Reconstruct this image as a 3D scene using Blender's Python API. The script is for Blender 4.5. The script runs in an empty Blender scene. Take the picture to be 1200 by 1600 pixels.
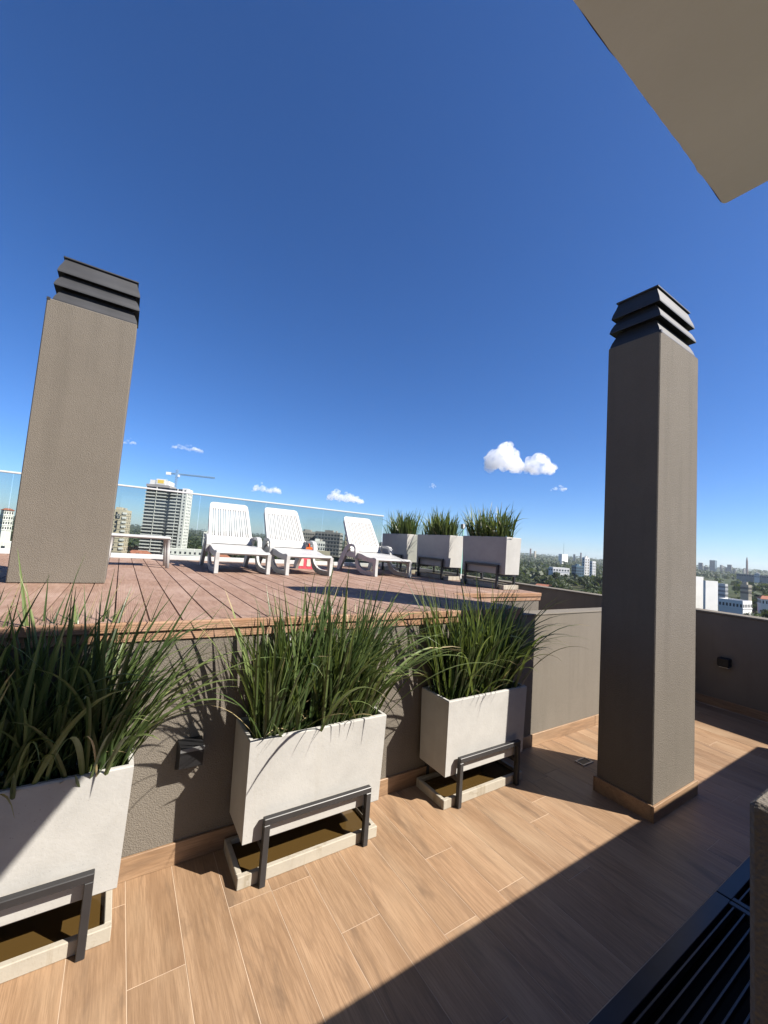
import bpy, math, random
from mathutils import Vector, Matrix, noise as mnoise
R = math.radians
SC = bpy.context.scene
COL = SC.collection

# ------------------------------------------------------------------ camera
YAW, PITCH, ROLL, FPX = 0.573114, 0.0805766, 0.0718991, 629.23
CAM_Z = 1.65
fw = Vector((math.sin(YAW)*math.cos(PITCH), math.cos(YAW)*math.cos(PITCH), math.sin(PITCH)))
rt = Vector((math.cos(YAW), -math.sin(YAW), 0)); up = rt.cross(fw)
rt2 = rt*math.cos(ROLL) + up*math.sin(ROLL); up2 = -rt*math.sin(ROLL) + up*math.cos(ROLL)
cd = bpy.data.cameras.new('camera'); cam = bpy.data.objects.new('camera', cd); COL.objects.link(cam)
m3 = Matrix((rt2, up2, -fw)).transposed()
cam.matrix_world = Matrix.Translation((0, 0, CAM_Z)) @ m3.to_4x4()
cd.sensor_fit = 'VERTICAL'; cd.sensor_height = 36.0; cd.lens = FPX/1600*36.0
cd.clip_start = 0.05; cd.clip_end = 40000
SC.camera = cam

# ------------------------------------------------------------------ sky, sun, exposure
SUN_DX, SUN_DY = 0.70, 0.845            # sun stands towards +x, -y; per metre of drop the light moves (-.70, +.845)
sun_dir = Vector((SUN_DX, -SUN_DY, 1.0)).normalized()
SUN_EL = math.asin(sun_dir.z); SUN_AZ = math.atan2(sun_dir.x, sun_dir.y)
world = bpy.data.worlds.new('World'); SC.world = world; world.use_nodes = True
wn = world.node_tree.nodes; wl = world.node_tree.links
bg = wn['Background']; sky = wn.new('ShaderNodeTexSky'); sky.sky_type = 'NISHITA'; sky.sun_disc = False
sky.sun_elevation = SUN_EL; sky.sun_rotation = SUN_AZ
sky.altitude = 300; sky.air_density = 0.8; sky.dust_density = 0.5; sky.ozone_density = 8.0
hsv = wn.new('ShaderNodeHueSaturation'); hsv.inputs['Saturation'].default_value = 1.12; hsv.inputs['Hue'].default_value = .506
wl.new(sky.outputs[0], hsv.inputs['Color']); wl.new(hsv.outputs[0], bg.inputs[0]); bg.inputs[1].default_value = 0.073
sl = bpy.data.lights.new('sun', 'SUN'); sl.energy = 5.0; sl.angle = R(0.5); sl.color = (1.0, 0.93, 0.83)
so = bpy.data.objects.new('sun', sl); COL.objects.link(so); so.location = (4, -5, 30)
so.rotation_euler = sun_dir.to_track_quat('Z', 'Y').to_euler()
SC.view_settings.view_transform = 'Standard'; SC.view_settings.look = 'None'
SC.view_settings.exposure = 1.22; SC.view_settings.gamma = 1.0
SC.cycles.max_bounces = 10; SC.cycles.transparent_max_bounces = 16; SC.cycles.volume_bounces = 8
SC.cycles.use_denoising = True

# ------------------------------------------------------------------ helpers
def wloc(o):
    v = Vector((0, 0, 0))
    while o is not None: v += o.location; o = o.parent
    return v

class MB:
    def __init__(s): s.v = []; s.f = []; s.c = []
    def add(s, vs, fs):
        n = len(s.v); s.v += [tuple(v) for v in vs]; s.f += [tuple(i+n for i in f) for f in fs]; return s
    def box(s, x0, x1, y0, y1, z0, z1, ch=0.0):
        if ch <= 0:
            return s.add([(x0,y0,z0),(x1,y0,z0),(x1,y1,z0),(x0,y1,z0),(x0,y0,z1),(x1,y0,z1),(x1,y1,z1),(x0,y1,z1)],
                         [(0,3,2,1),(4,5,6,7),(0,1,5,4),(1,2,6,5),(2,3,7,6),(3,0,4,7)])
        X = (x0, x1); Y = (y0, y1); Z = (z0, z1); vs = []; idx = {}
        for i in (0,1):
            for j in (0,1):
                for k in (0,1):
                    cx = X[i] + (ch if i == 0 else -ch); cy = Y[j] + (ch if j == 0 else -ch); cz = Z[k] + (ch if k == 0 else -ch)
                    for a, p in enumerate(((X[i],cy,cz),(cx,Y[j],cz),(cx,cy,Z[k]))):
                        idx[(i,j,k,a)] = len(vs); vs.append(p)
        fs = []
        def q(*ks): fs.append(tuple(idx[k] for k in ks))
        q((0,0,0,0),(0,0,1,0),(0,1,1,0),(0,1,0,0)); q((1,0,0,0),(1,1,0,0),(1,1,1,0),(1,0,1,0))
        q((0,0,0,1),(1,0,0,1),(1,0,1,1),(0,0,1,1)); q((0,1,0,1),(0,1,1,1),(1,1,1,1),(1,1,0,1))
        q((0,0,0,2),(0,1,0,2),(1,1,0,2),(1,0,0,2)); q((0,0,1,2),(1,0,1,2),(1,1,1,2),(0,1,1,2))
        for k in (0,1):
            q((0,0,k,0),(0,1,k,0),(0,1,k,2),(0,0,k,2)); q((1,0,k,0),(1,1,k,0),(1,1,k,2),(1,0,k,2))
            q((0,0,k,1),(1,0,k,1),(1,0,k,2),(0,0,k,2)); q((0,1,k,1),(1,1,k,1),(1,1,k,2),(0,1,k,2))
        for i in (0,1):
            for j in (0,1): q((i,j,0,0),(i,j,1,0),(i,j,1,1),(i,j,0,1))
        for i in (0,1):
            for j in (0,1):
                for k in (0,1): q((i,j,k,0),(i,j,k,1),(i,j,k,2))
        return s.add(vs, fs)
    def tube(s, pts, r, n=8, r1=None):
        pts = [Vector(p) for p in pts]; rings = []
        for i, p in enumerate(pts):
            d = (pts[min(i+1, len(pts)-1)] - pts[max(i-1, 0)]).normalized()
            a = d.orthogonal().normalized() if abs(d.z) < .95 else Vector((1,0,0))
            if abs(d.z) < .95: a = d.cross(Vector((0,0,1))).normalized()
            b = d.cross(a).normalized(); rr = r if r1 is None else r + (r1-r)*i/(len(pts)-1)
            rings.append([p + (a*math.cos(2*math.pi*k/n) + b*math.sin(2*math.pi*k/n))*rr for k in range(n)])
        vs = [v for rg in rings for v in rg]; fs = []
        for i in range(len(pts)-1):
            for k in range(n): fs.append((i*n+k, i*n+(k+1) % n, (i+1)*n+(k+1) % n, (i+1)*n+k))
        fs.append(tuple(range(n))); fs.append(tuple((len(pts)-1)*n+k for k in range(n)))
        return s.add(vs, fs)
    def sweep(s, path, x0, x1, w):
        """rectangular band following a path in the y-z plane; w = widths along the path"""
        P = [Vector((0, p[0], p[1])) for p in path]; L = []; Rr = []
        for i, p in enumerate(P):
            d = (P[min(i+1, len(P)-1)] - P[max(i-1, 0)]).normalized(); nrm = Vector((0, -d.z, d.y))
            ww = w if not isinstance(w, (list, tuple)) else w[i]
            L.append(p + nrm*ww/2); Rr.append(p - nrm*ww/2)
        vs = []
        for a, b in zip(L, Rr): vs += [(x0,a.y,a.z),(x1,a.y,a.z),(x1,b.y,b.z),(x0,b.y,b.z)]
        fs = [(0,1,2,3)]; n = len(P)
        for i in range(n-1):
            for k in range(4): fs.append((4*i+k, 4*(i+1)+k, 4*(i+1)+(k+1) % 4, 4*i+(k+1) % 4))
        fs.append((4*n-1, 4*n-2, 4*n-3, 4*n-4))
        return s.add(vs, fs)
    def prism(s, poly, z0, z1):
        n = len(poly)
        return s.add([(p[0],p[1],z0) for p in poly] + [(p[0],p[1],z1) for p in poly],
                     [tuple(range(n))[::-1], tuple(range(n, 2*n))] + [(i, (i+1) % n, n+(i+1) % n, n+i) for i in range(n)])
    def mesh(s, name, off=Vector((0,0,0)), smooth=False):
        me = bpy.data.meshes.new(name); me.from_pydata([(v[0]-off[0], v[1]-off[1], v[2]-off[2]) for v in s.v], [], s.f)
        if smooth:
            for p in me.polygons: p.use_smooth = True
        if s.c:
            at = me.attributes.new('tint', 'FLOAT', 'POINT')
            at.data.foreach_set('value', s.c)
        me.update(); return me
    def build(s, name, mat, parent=None, smooth=False, local=False):
        if parent is not None and not local: off = wloc(parent)
        elif parent is None and not local:
            xs = [v[0] for v in s.v]; ys = [v[1] for v in s.v]; zs = [v[2] for v in s.v]
            off = Vector(((min(xs)+max(xs))/2, (min(ys)+max(ys))/2, min(zs)))
        else: off = Vector((0,0,0))
        me = s.mesh(name, off, smooth); me.materials.append(mat)
        o = bpy.data.objects.new(name, me); COL.objects.link(o)
        if parent is not None: o.parent = parent
        elif not local: o.location = off
        return o

def tag(o, label=None, cat=None, group=None, kind=None):
    if label: o['label'] = label
    if cat: o['category'] = cat
    if group: o['group'] = group
    if kind: o['kind'] = kind
    return o
def thing(name, label, cat, loc=(0,0,0), rz=0, group=None):
    o = bpy.data.objects.new(name, None); COL.objects.link(o); o.location = loc; o.rotation_euler = (0,0,rz)
    o.empty_display_size = .1
    return tag(o, label, cat, group)
def inst(name, me, parent=None, loc=(0,0,0), rz=0, scale=None):
    o = bpy.data.objects.new(name, me); COL.objects.link(o); o.location = loc; o.rotation_euler = (0,0,rz)
    if scale: o.scale = scale
    if parent is not None: o.parent = parent
    return o
def copy_tree(o, parent=None):
    c = o.copy(); COL.objects.link(c); c.parent = parent
    for ch in list(o.children): copy_tree(ch, c)
    return c

# ------------------------------------------------------------------ materials
class NT:
    def __init__(s, name):
        s.m = bpy.data.materials.new(name); s.m.use_nodes = True; s.t = s.m.node_tree; s.n = s.t.nodes
        s.b = s.n['Principled BSDF']; s.out = s.n['Material Output']
    def new(s, t, **kw):
        nd = s.n.new(t)
        for k, v in kw.items():
            if hasattr(nd, k) and not k.startswith('i_'): setattr(nd, k, v)
        return nd
    def link(s, a, b): s.t.links.new(a, b)
    def coord(s, kind='Object', scale=(1,1,1), rnd=False):
        tc = s.new('ShaderNodeTexCoord'); mp = s.new('ShaderNodeMapping'); mp.inputs['Scale'].default_value = scale
        src = tc.outputs[kind]
        if rnd:
            oi = s.new('ShaderNodeObjectInfo'); va = s.new('ShaderNodeVectorMath', operation='SCALE')
            cx = s.new('ShaderNodeCombineXYZ'); 
            for i, k in enumerate((37.0, 91.0, 53.0)):
                mu = s.new('ShaderNodeMath', operation='MULTIPLY'); mu.inputs[1].default_value = k
                s.link(oi.outputs['Random'], mu.inputs[0]); s.link(mu.outputs[0], cx.inputs[i])
            ad = s.new('ShaderNodeVectorMath', operation='ADD'); s.link(src, ad.inputs[0]); s.link(cx.outputs[0], ad.inputs[1]); src = ad.outputs[0]
        s.link(src, mp.inputs[0]); return mp.outputs[0]
    def noise(s, vec, scale, detail=4, rough=.55, dist=0):
        nd = s.new('ShaderNodeTexNoise'); nd.inputs['Scale'].default_value = scale; nd.inputs['Detail'].default_value = detail
        nd.inputs['Roughness'].default_value = rough; nd.inputs['Distortion'].default_value = dist
        s.link(vec, nd.inputs['Vector']); return nd.outputs['Fac']
    def ramp(s, fac, stops):
        r = s.new('ShaderNodeValToRGB'); e = r.color_ramp.elements
        while len(e) < len(stops): e.new(.5)
        for el, (p, c) in zip(e, stops): el.position = p; el.color = (*c, 1) if len(c) == 3 else c
        s.link(fac, r.inputs[0]); return r.outputs[0]
    def mix(s, fac, a, b, mode='MIX'):
        m = s.new('ShaderNodeMix'); m.data_type = 'RGBA'; m.blend_type = mode
        for sock, val in ((m.inputs[0], fac), (m.inputs[6], a), (m.inputs[7], b)):
            if hasattr(val, 'links'): s.link(val, sock)
            elif isinstance(val, (int, float)): sock.default_value = val
            else: sock.default_value = (*val, 1)
        return m.outputs[2]
    def bump(s, h, strength, dist=.01, nrm=None):
        b = s.new('ShaderNodeBump'); b.inputs['Strength'].default_value = strength; b.inputs['Distance'].default_value = dist
        s.link(h, b.inputs['Height'])
        if nrm is not None: s.link(nrm, b.inputs['Normal'])
        return b.outputs[0]
    def set(s, base=None, rough=None, nrm=None, spec=None, metal=None):
        for k, v in (('Base Color', base), ('Roughness', rough), ('Normal', nrm), ('Specular IOR Level', spec), ('Metallic', metal)):
            if v is None: continue
            if hasattr(v, 'links'): s.link(v, s.b.inputs[k])
            elif isinstance(v, (int, float)): s.b.inputs[k].default_value = v
            else: s.b.inputs[k].default_value = (*v, 1)
        return s.m

def plain(name, col, rough=.6, var=.12, scale=6, spec=.4, metal=0.0, bump=0, bscale=60):
    t = NT(name); v = t.coord(); n = t.noise(v, scale, 5)
    lo = tuple(c*(1-var) for c in col); hi = tuple(min(1, c*(1+var)) for c in col)
    nb = t.bump(t.noise(v, bscale, 3), bump, .004) if bump else None
    return t.set(t.ramp(n, [(.3, lo), (.7, hi)]), rough, nb, spec, metal)

def stucco_mat(name, col, bs=.55):
    t = NT(name); v = t.coord()
    big = t.noise(v, 1.7, 6, .68); fine = t.noise(v, 190, 3, .6)
    c = t.mix(.45, t.ramp(big, [(.3, tuple(x*.86 for x in col)), (.7, tuple(x*1.1 for x in col))]),
              t.ramp(fine, [(.3, tuple(x*.78 for x in col)), (.7, tuple(x*1.2 for x in col))]))
    st = t.coord(scale=(9, 9, .7)); streak = t.noise(st, 1.0, 4, .6)
    c = t.mix(t.ramp(streak, [(.52, (0,0,0)), (.75, (.5,.5,.5))]), c, tuple(x*.78 for x in col))
    patch = t.noise(v, .9, 4, .6, .8); c = t.mix(t.ramp(patch, [(.55, (0,)*3), (.7, (.3,)*3)]), c, tuple(min(1, x*1.22) for x in col))
    vo = t.new('ShaderNodeTexVoronoi'); vo.feature = 'SMOOTH_F1'; vo.inputs['Scale'].default_value = 190; t.link(v, vo.inputs['Vector'])
    h = t.mix(.5, vo.outputs['Distance'], fine)
    return t.set(c, .9, t.bump(h, bs, .010), .15)

def wood_tile_mat(name, long_axis='Y'):
    t = NT(name); Yl = long_axis == 'Y'
    def st(k): return (1, k, 1) if Yl else (k, 1, 1)
    v = t.coord(scale=st(.10), rnd=True); v2 = t.coord(scale=st(.12), rnd=True)
    g1 = t.noise(v, 22, 9, .7, .7); g2 = t.noise(t.coord(scale=st(.03), rnd=True), 260, 5, .65, .2); g3 = t.noise(t.coord(scale=st(.045), rnd=True), 70, 5, .6, .5)
    # cathedral figure: contour lines of a long warped field
    fld = t.noise(v2, 5.2, 3, .45, .9)
    mu = t.new('ShaderNodeMath', operation='MULTIPLY'); mu.inputs[1].default_value = 14.0; t.link(fld, mu.inputs[0])
    fr = t.new('ShaderNodeMath', operation='PINGPONG'); fr.inputs[1].default_value = 1.0; t.link(mu.outputs[0], fr.inputs[0])
    base = t.ramp(g1, [(.25, (0.236,0.144,0.0816)), (.5, (0.3,0.188,0.109)), (.75, (0.352,0.23,0.139))])
    c = t.mix(t.ramp(fr.outputs[0], [(.0, (.40,)*3), (.25, (.14,)*3), (.7, (0,)*3)]), base, (0.172,0.102,0.0592))
    c = t.mix(t.ramp(g3, [(.36, (.5,)*3), (.5, (0,)*3)]), c, (0.2,0.12,0.0688))
    c = t.mix(t.ramp(g2, [(.40, (.5,)*3), (.54, (0,)*3)]), c, (0.168,0.1,0.056))
    smoke = t.noise(t.coord(scale=st(.17), rnd=True), 5.2, 6, .62, 1.4)
    c = t.mix(t.ramp(smoke, [(.55, (0,)*3), (.68, (.75,)*3)]), c, (0.136,0.0864,0.0544))
    pale = t.noise(t.coord(scale=st(.4), rnd=True), 3.1, 3, .5); c = t.mix(t.ramp(pale, [(.5, (0,)*3), (.75, (.35,)*3)]), c, (0.448,0.328,0.212))
    oi = t.new('ShaderNodeObjectInfo')
    c = t.mix(1.0, c, t.ramp(oi.outputs['Random'], [(0, (.86,.88,.90)), (.35, (1.0,1.0,1.0)), (.7, (.92,.96,1.0)), (1, (1.03,1.05,1.07))]), 'MULTIPLY')
    return t.set(c, t.ramp(g1, [(.3, (.40,)*3), (.7, (.55,)*3)]), t.bump(g2, .08, .002), .4)

def deck_mat(name='composite_decking', ax='Y', lo=(0.18,0.11,0.0784), hi=(0.268,0.176,0.132)):
    st = lambda k: (1, k, 1) if ax == 'Y' else (k, 1, 1)
    t = NT(name); v = t.coord(scale=st(.12), rnd=True)
    g = t.noise(v, 60, 6, .6, .6); big = t.noise(t.coord(scale=st(.5), rnd=True), 3.2, 5, .65)
    c = t.ramp(g, [(.3, lo), (.7, hi)])
    c = t.mix(t.ramp(big, [(.45, (0,)*3), (.75, (.55,)*3)]), c, (0.391,0.293,0.246))
    sp = t.noise(t.coord(rnd=True), 22, 4, .7); c = t.mix(t.ramp(sp, [(.66, (0,)*3), (.76, (.5,)*3)]), c, (0.468,0.383,0.34))
    wv = t.new('ShaderNodeTexWave'); wv.bands_direction = 'X' if ax == 'Y' else 'Z'; wv.inputs['Scale'].default_value = 32; t.link(t.coord(), wv.inputs['Vector'])
    return t.set(c, .75, t.bump(wv.outputs['Fac'], .25, .003), .25)

def concrete_mat(name, col, stain=(.45,.42,.34), amt=.4):
    t = NT(name); v = t.coord(rnd=True); a = t.noise(v, 5, 6, .65); b = t.noise(v, 70, 4, .6)
    c = t.ramp(a, [(.3, tuple(x*.9 for x in col)), (.65, tuple(min(.9, x*1.05) for x in col))])
    c = t.mix(t.ramp(t.noise(v, 11, 6, .7, .8), [(.58, (0,)*3), (.78, (amt,)*3)]), c, stain)
    c = t.mix(t.ramp(t.noise(t.coord(scale=(14, 14, .8), rnd=True), 1.0, 4, .6), [(.56, (0,)*3), (.76, (amt*.8,)*3)]), c, stain)
    pit = t.ramp(t.noise(v, 190, 2, .5), [(.24, (1,)*3), (.31, (0,)*3)])
    c = t.mix(pit, c, tuple(x*.55 for x in col))
    return t.set(c, .85, t.bump(b, .22, .004), .2)

def leaf_mat(name, cols, trans=.3, rough=.42):
    t = NT(name); at = t.new('ShaderNodeAttribute'); at.attribute_name = 'tint'
    c = t.ramp(at.outputs['Fac'], cols)
    t.set(c, rough, None, .35)
    tr = t.new('ShaderNodeBsdfTranslucent'); t.link(t.mix(.5, c, (.30,.40,.06)), tr.inputs[0])
    mx = t.new('ShaderNodeMixShader'); mx.inputs[0].default_value = trans
    t.link(t.b.outputs[0], mx.inputs[1]); t.link(tr.outputs[0], mx.inputs[2]); t.link(mx.outputs[0], t.out.inputs[0])
    return t.m

def glass_mat(name, tint):
    t = NT(name); t.n.remove(t.b)
    tr = t.new('ShaderNodeBsdfTransparent'); tr.inputs[0].default_value = (*tint, 1)
    gl = t.new('ShaderNodeBsdfGlossy'); gl.inputs['Roughness'].default_value = .01; gl.inputs[0].default_value = (1,1,1,1)
    fr = t.new('ShaderNodeFresnel'); fr.inputs[0].default_value = 1.45
    ge = t.new('ShaderNodeNewGeometry'); inv = t.new('ShaderNodeMath', operation='SUBTRACT'); inv.inputs[0].default_value = 1.0; t.link(ge.outputs['Backfacing'], inv.inputs[1])
    mu = t.new('ShaderNodeMath', operation='MULTIPLY'); t.link(fr.outputs[0], mu.inputs[0]); t.link(inv.outputs[0], mu.inputs[1])   # no trapped rays inside the pane
    mx = t.new('ShaderNodeMixShader'); t.link(mu.outputs[0], mx.inputs[0]); t.link(tr.outputs[0], mx.inputs[1]); t.link(gl.outputs[0], mx.inputs[2])
    t.link(mx.outputs[0], t.out.inputs[0]); return t.m

M = {}
M['stucco'] = stucco_mat('taupe_stucco', (0.138,0.122,0.102), .55)
M['stucco_smooth'] = stucco_mat('taupe_render', (0.156,0.139,0.116), .22)
M['soffit'] = plain('soffit_paint', (.62,.66,.71), .9, .09, 1.6, .1, 0, .25, 45)
M['drip'] = plain('drip_edge', (.03,.028,.03), .8)
M['tile'] = wood_tile_mat('wood_look_tile')
M['tile_x'] = wood_tile_mat('wood_look_skirting', 'X')
M['grout'] = plain('grout', (.42,.32,.235), .9, .2, 3)
M['deck'] = deck_mat()
M['fascia'] = deck_mat('fascia_composite', 'X', (0.2,0.108,0.06), (0.296,0.172,0.1))
M['dark'] = plain('dark_underside', (.03,.026,.023), .9)
M['pot'] = concrete_mat('white_concrete', (.365,.358,.34), (0.288,0.268,0.224), .3)
M['tray'] = concrete_mat('tray_concrete', (0.336,0.308,0.256), (0.16,0.12,0.064), .9)
M['soil'] = plain('potting_soil', (.035,.025,.018), .95, .4, 30, .1, 0, .6, 80)
M['metal'] = plain('black_painted_steel', (.020,.0195,.021), .42, .15, 9, .5)
M['louver'] = plain('charcoal_louvre_paint', (.022,.023,.026), .5, .25, 5, .5)
M['grate'] = plain('grate_black', (.016,.018,.024), .34, .25, 8, .5)
M['trench'] = plain('trench_black', (.006,.006,.006), .9)
M['lampmat'] = plain('lamp_black', (.006,.006,.007), .6)
M['white_al'] = plain('white_aluminium', (0.464,0.464,0.464), .35, .03, 3, .5)
M['plastic'] = plain('white_resin', (0.392,0.392,0.384), .38, .04, 3, .45)
M['glass'] = glass_mat('tinted_glass', (.845,.865,.83))
M['glass_edge'] = plain('glass_edge', (.20,.38,.34), .2)
M['bag_orange'] = plain('bag_orange', (.85,.13,.02), .5)
M['bag_pink'] = plain('bag_pink', (.62,.09,.12), .5, .35, 40)
M['bag_print'] = plain('bag_print', (.80,.62,.55), .5)
M['leaf'] = leaf_mat('strap_leaf', [(0, (.020,.036,.012)), (.4, (.050,.080,.026)), (.75, (.125,.165,.058)), (.93, (.21,.24,.09)), (1, (.36,.29,.16))], .22, .36)
t = NT('tray_water'); t.set((.060,.036,.011), .06, t.bump(t.noise(t.coord(), 14, 2), .04, .01), .5); M['water'] = t.m

# ------------------------------------------------------------------ terrain, horizon
GZ = -26.0
def sstep(a, b, x):
    u = max(0, min(1, (x-a)/(b-a))); return u*u*(3-2*u)
def ground_z(x, y):
    d = math.hypot(x, y)
    n = mnoise.noise(Vector((x/700, y/700, 3.1)))*7*sstep(600, 2500, d)
    return GZ + 34*sstep(1300, 5200, d) + n
def polar(az, d): return d*math.sin(R(az)), d*math.cos(R(az))
def elev_z(el, d): return CAM_Z + d*math.tan(R(el))

t = NT('city_ground'); v = t.coord(); n = t.noise(v, .02, 6, .6); n2 = t.noise(v, .006, 4)
M['ground'] = t.set(t.mix(t.ramp(n2, [(.5, (0,)*3), (.75, (.6,)*3)]), t.ramp(n, [(.35, (.025,.038,.014)), (.65, (.05,.062,.026))]), (.085,.075,.05)), .95, None, .1)
mb = MB(); NA = 96; RADS = [0, 40, 120, 250, 400, 600, 900, 1300, 1700, 2200, 2800, 3400, 4000, 4600, 5200, 5700]
mb.v.append((0,0,GZ))
for r_ in RADS[1:]:
    for k in range(NA):
        x, y = r_*math.sin(2*math.pi*k/NA), r_*math.cos(2*math.pi*k/NA); mb.v.append((x, y, ground_z(x, y)))
for k in range(NA): mb.f.append((0, 1+(k+1) % NA, 1+k))
for i in range(len(RADS)-2):
    for k in range(NA):
        a = 1+i*NA; b = a+NA; mb.f.append((a+k, a+(k+1) % NA, b+(k+1) % NA, b+k))
tag(mb.build('ground', M['ground'], smooth=True), kind='structure')

# ------------------------------------------------------------------ terrace floor
random.seed(4)
PITCH_T, TLEN = .1925, 1.2
WALL_Y = 2.2957; GR0, GR1 = .235, .857; GX0, GX1 = .75, 5.5
mb = MB()
mb.box(-3.4, 6.2, GR1+.002, WALL_Y, -.25, -.0008); mb.box(-3.4, GX0, -4.0, GR1+.002, -.25, -.0008)
mb.box(GX1, 6.2, -.06, GR1+.002, -.25, -.0008); mb.box(GX0, GX1, .187, GR0-.01, -.25, -.0008); mb.box(2.97, 6.2, WALL_Y, 7.0, -.25, -.0008)
floor = mb.build('terrace_floor', M['grout']); tag(floor, kind='structure')
JOINT = {0: .95, 1: 1.755, 2: 1.12, 3: .72, 4: 1.915, 5: 1.577, 6: 1.02, 7: 1.36, 8: 1.728, 9: 1.40, 10: 2.02, -1: 1.55}
tile_mesh = {}
def tile(x0, x1, y0, y1):
    key = (round(x1-x0, 4), round(y1-y0, 4))
    if key not in tile_mesh:
        w, l = key; tile_mesh[key] = MB().box(-w/2, w/2, -l/2, l/2, -.0012, 0).mesh('tile'); tile_mesh[key].materials.append(M['tile'])
    o = inst('tile', tile_mesh[key]); o.parent = floor
    o.location = Vector(((x0+x1)/2, (y0+y1)/2, 0)) - floor.location
for k in range(-9, 32):
    x0 = k*PITCH_T - .004; x1 = x0 + PITCH_T - .003; x1 = min(x1, 6.195)
    j = JOINT.get(k, .9 + 1.2*random.random())
    lo = GR1+.004 if x1 > GX0 and x0 < GX1 else -.6
    ys = sorted([lo] + [j + i*TLEN for i in (-3,-2,-1,0,1) if lo+.02 < j+i*TLEN < WALL_Y-.02] + [WALL_Y-.002])
    for a, b in zip(ys, ys[1:]): tile(x0, x1, a+.0015, b-.0015)
# floor drain beside the column
mb = MB(); mb.box(3.29, 3.43, 1.885, 1.965, .0005, .004, .001)
dr = thing('floor_drain', 'small rectangular metal floor drain beside the right vent column', 'drain', (3.36, 1.925, 0))
fr_ = MB(); fr_.box(3.29,3.43,1.885,1.897,.0006,.006); fr_.box(3.29,3.43,1.953,1.965,.0006,.006); fr_.box(3.29,3.302,1.897,1.953,.0006,.006); fr_.box(3.418,3.43,1.897,1.953,.0006,.006)
fr_.build('drain_frame', plain('drain_steel', (.35,.34,.33), .4, .1, 9, .5, .6), dr)
MB().box(3.302,3.418,1.897,1.953,.0006,.003).build('drain_plate', M['metal'], dr)

# drainage grates along the low wall
mb = MB().box(GX0, GX1, GR0-.01, GR1+.002, -.26, -.18); tag(mb.build('trench_bed', M['trench']), kind='structure')
for (a, b, lab) in ((1.385, 2.738, 'black slotted drainage grate nearest the camera at the foot of low wall'),
                    (2.748, 4.10, 'black slotted drainage grate beyond the first, past the cross joint'),
                    (4.11, 5.46, 'black slotted drainage grate farthest along the low wall, mostly hidden behind it')):
    g = thing('drain_grate', lab, 'grate', ((a+b)/2, (GR0+GR1)/2, 0), 0, 'drainage grates in a row')
    e = .062
    f_ = MB(); f_.box(a,b,GR1-e,GR1,-.03,.006,.002); f_.box(a,b,GR0,GR0+e,-.03,.006,.002); f_.box(a,a+.03,GR0+e,GR1-e,-.03,.006,.002); f_.box(b-.03,b,GR0+e,GR1-e,-.03,.006,.002)
    f_.build('grate_frame', M['grate'], g)
    bm_ = None; nb = 12; sp = (GR1-GR0-2*e)/nb
    for i in range(nb):
        y = GR0+e+sp*(i+.5)
        if bm_ is None: bm_ = MB().box(-(b-a)/2+.03, (b-a)/2-.03, -.004, .004, -.028, .003, .001).mesh('grate_bar'); bm_.materials.append(M['grate'])
        o = inst('grate_bar', bm_, g, (0, y-(GR0+GR1)/2, 0))

# ------------------------------------------------------------------ walls of the terrace
w = MB().box(.703, 6.2, -.06, .187, 0, 1.36, .006).build('low_wall', M['stucco'])
tag(w, 'thick taupe stucco low wall at the right edge with sunlit top', 'wall')
pw = thing('parapet_wall', 'dark shaded taupe perimeter parapet running behind the right vent column', 'wall', (6.3, 6, 0))
MB().box(6.2, 6.4, -.06, 13.0, -2, 1.095, .005).build('wall', M['stucco_smooth'], pw)
MB().box(6.185, 6.415, -.06, 13.0, 1.096, 1.118, .004).build('coping', M['stucco_smooth'], pw)
for i in range(2):
    MB().box(6.186, 6.2, .19+i*1.053, .19+1.05+i*1.053, .0, .098, .002).build('skirting_tile', M['tile'], pw)
lp = thing('wall_lamp', 'small black bulkhead lamp on the shaded parapet at far right', 'lamp', (6.2, 1.855, .54))
MB().box(6.12, 6.2, 1.795, 1.915, .495, .60, .012).build('housing', M['lampmat'], lp)
MB().box(6.135, 6.185, 1.81, 1.90, .486, .494).build('lens', plain('lamp_lens', (.35,.34,.31), .2), lp)

XE = 2.962
sw = thing('stair_wall', 'sunlit taupe render wall between raised deck and right vent column', 'wall', (4.5, WALL_Y+.07, 0))
MB().box(XE, 6.198, WALL_Y, WALL_Y+.15, 0, 1.118, .004).build('wall', M['stucco_smooth'], sw)
MB().box(XE, 6.198, WALL_Y-.006, WALL_Y+.156, 1.119, 1.132, .003).build('coping', M['stucco_smooth'], sw)
x = XE+.2
for ln in (1.0, 1.19, .78):
    MB().box(x, x+ln-.003, WALL_Y-.013, WALL_Y, .0, .098, .002).build('skirting_tile', M['tile_x'], sw); x += ln
MB().box(XE-.1, XE+.197, WALL_Y-.013, WALL_Y, .0, .098, .002).build('skirting_tile', M['tile_x'], sw)

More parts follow.
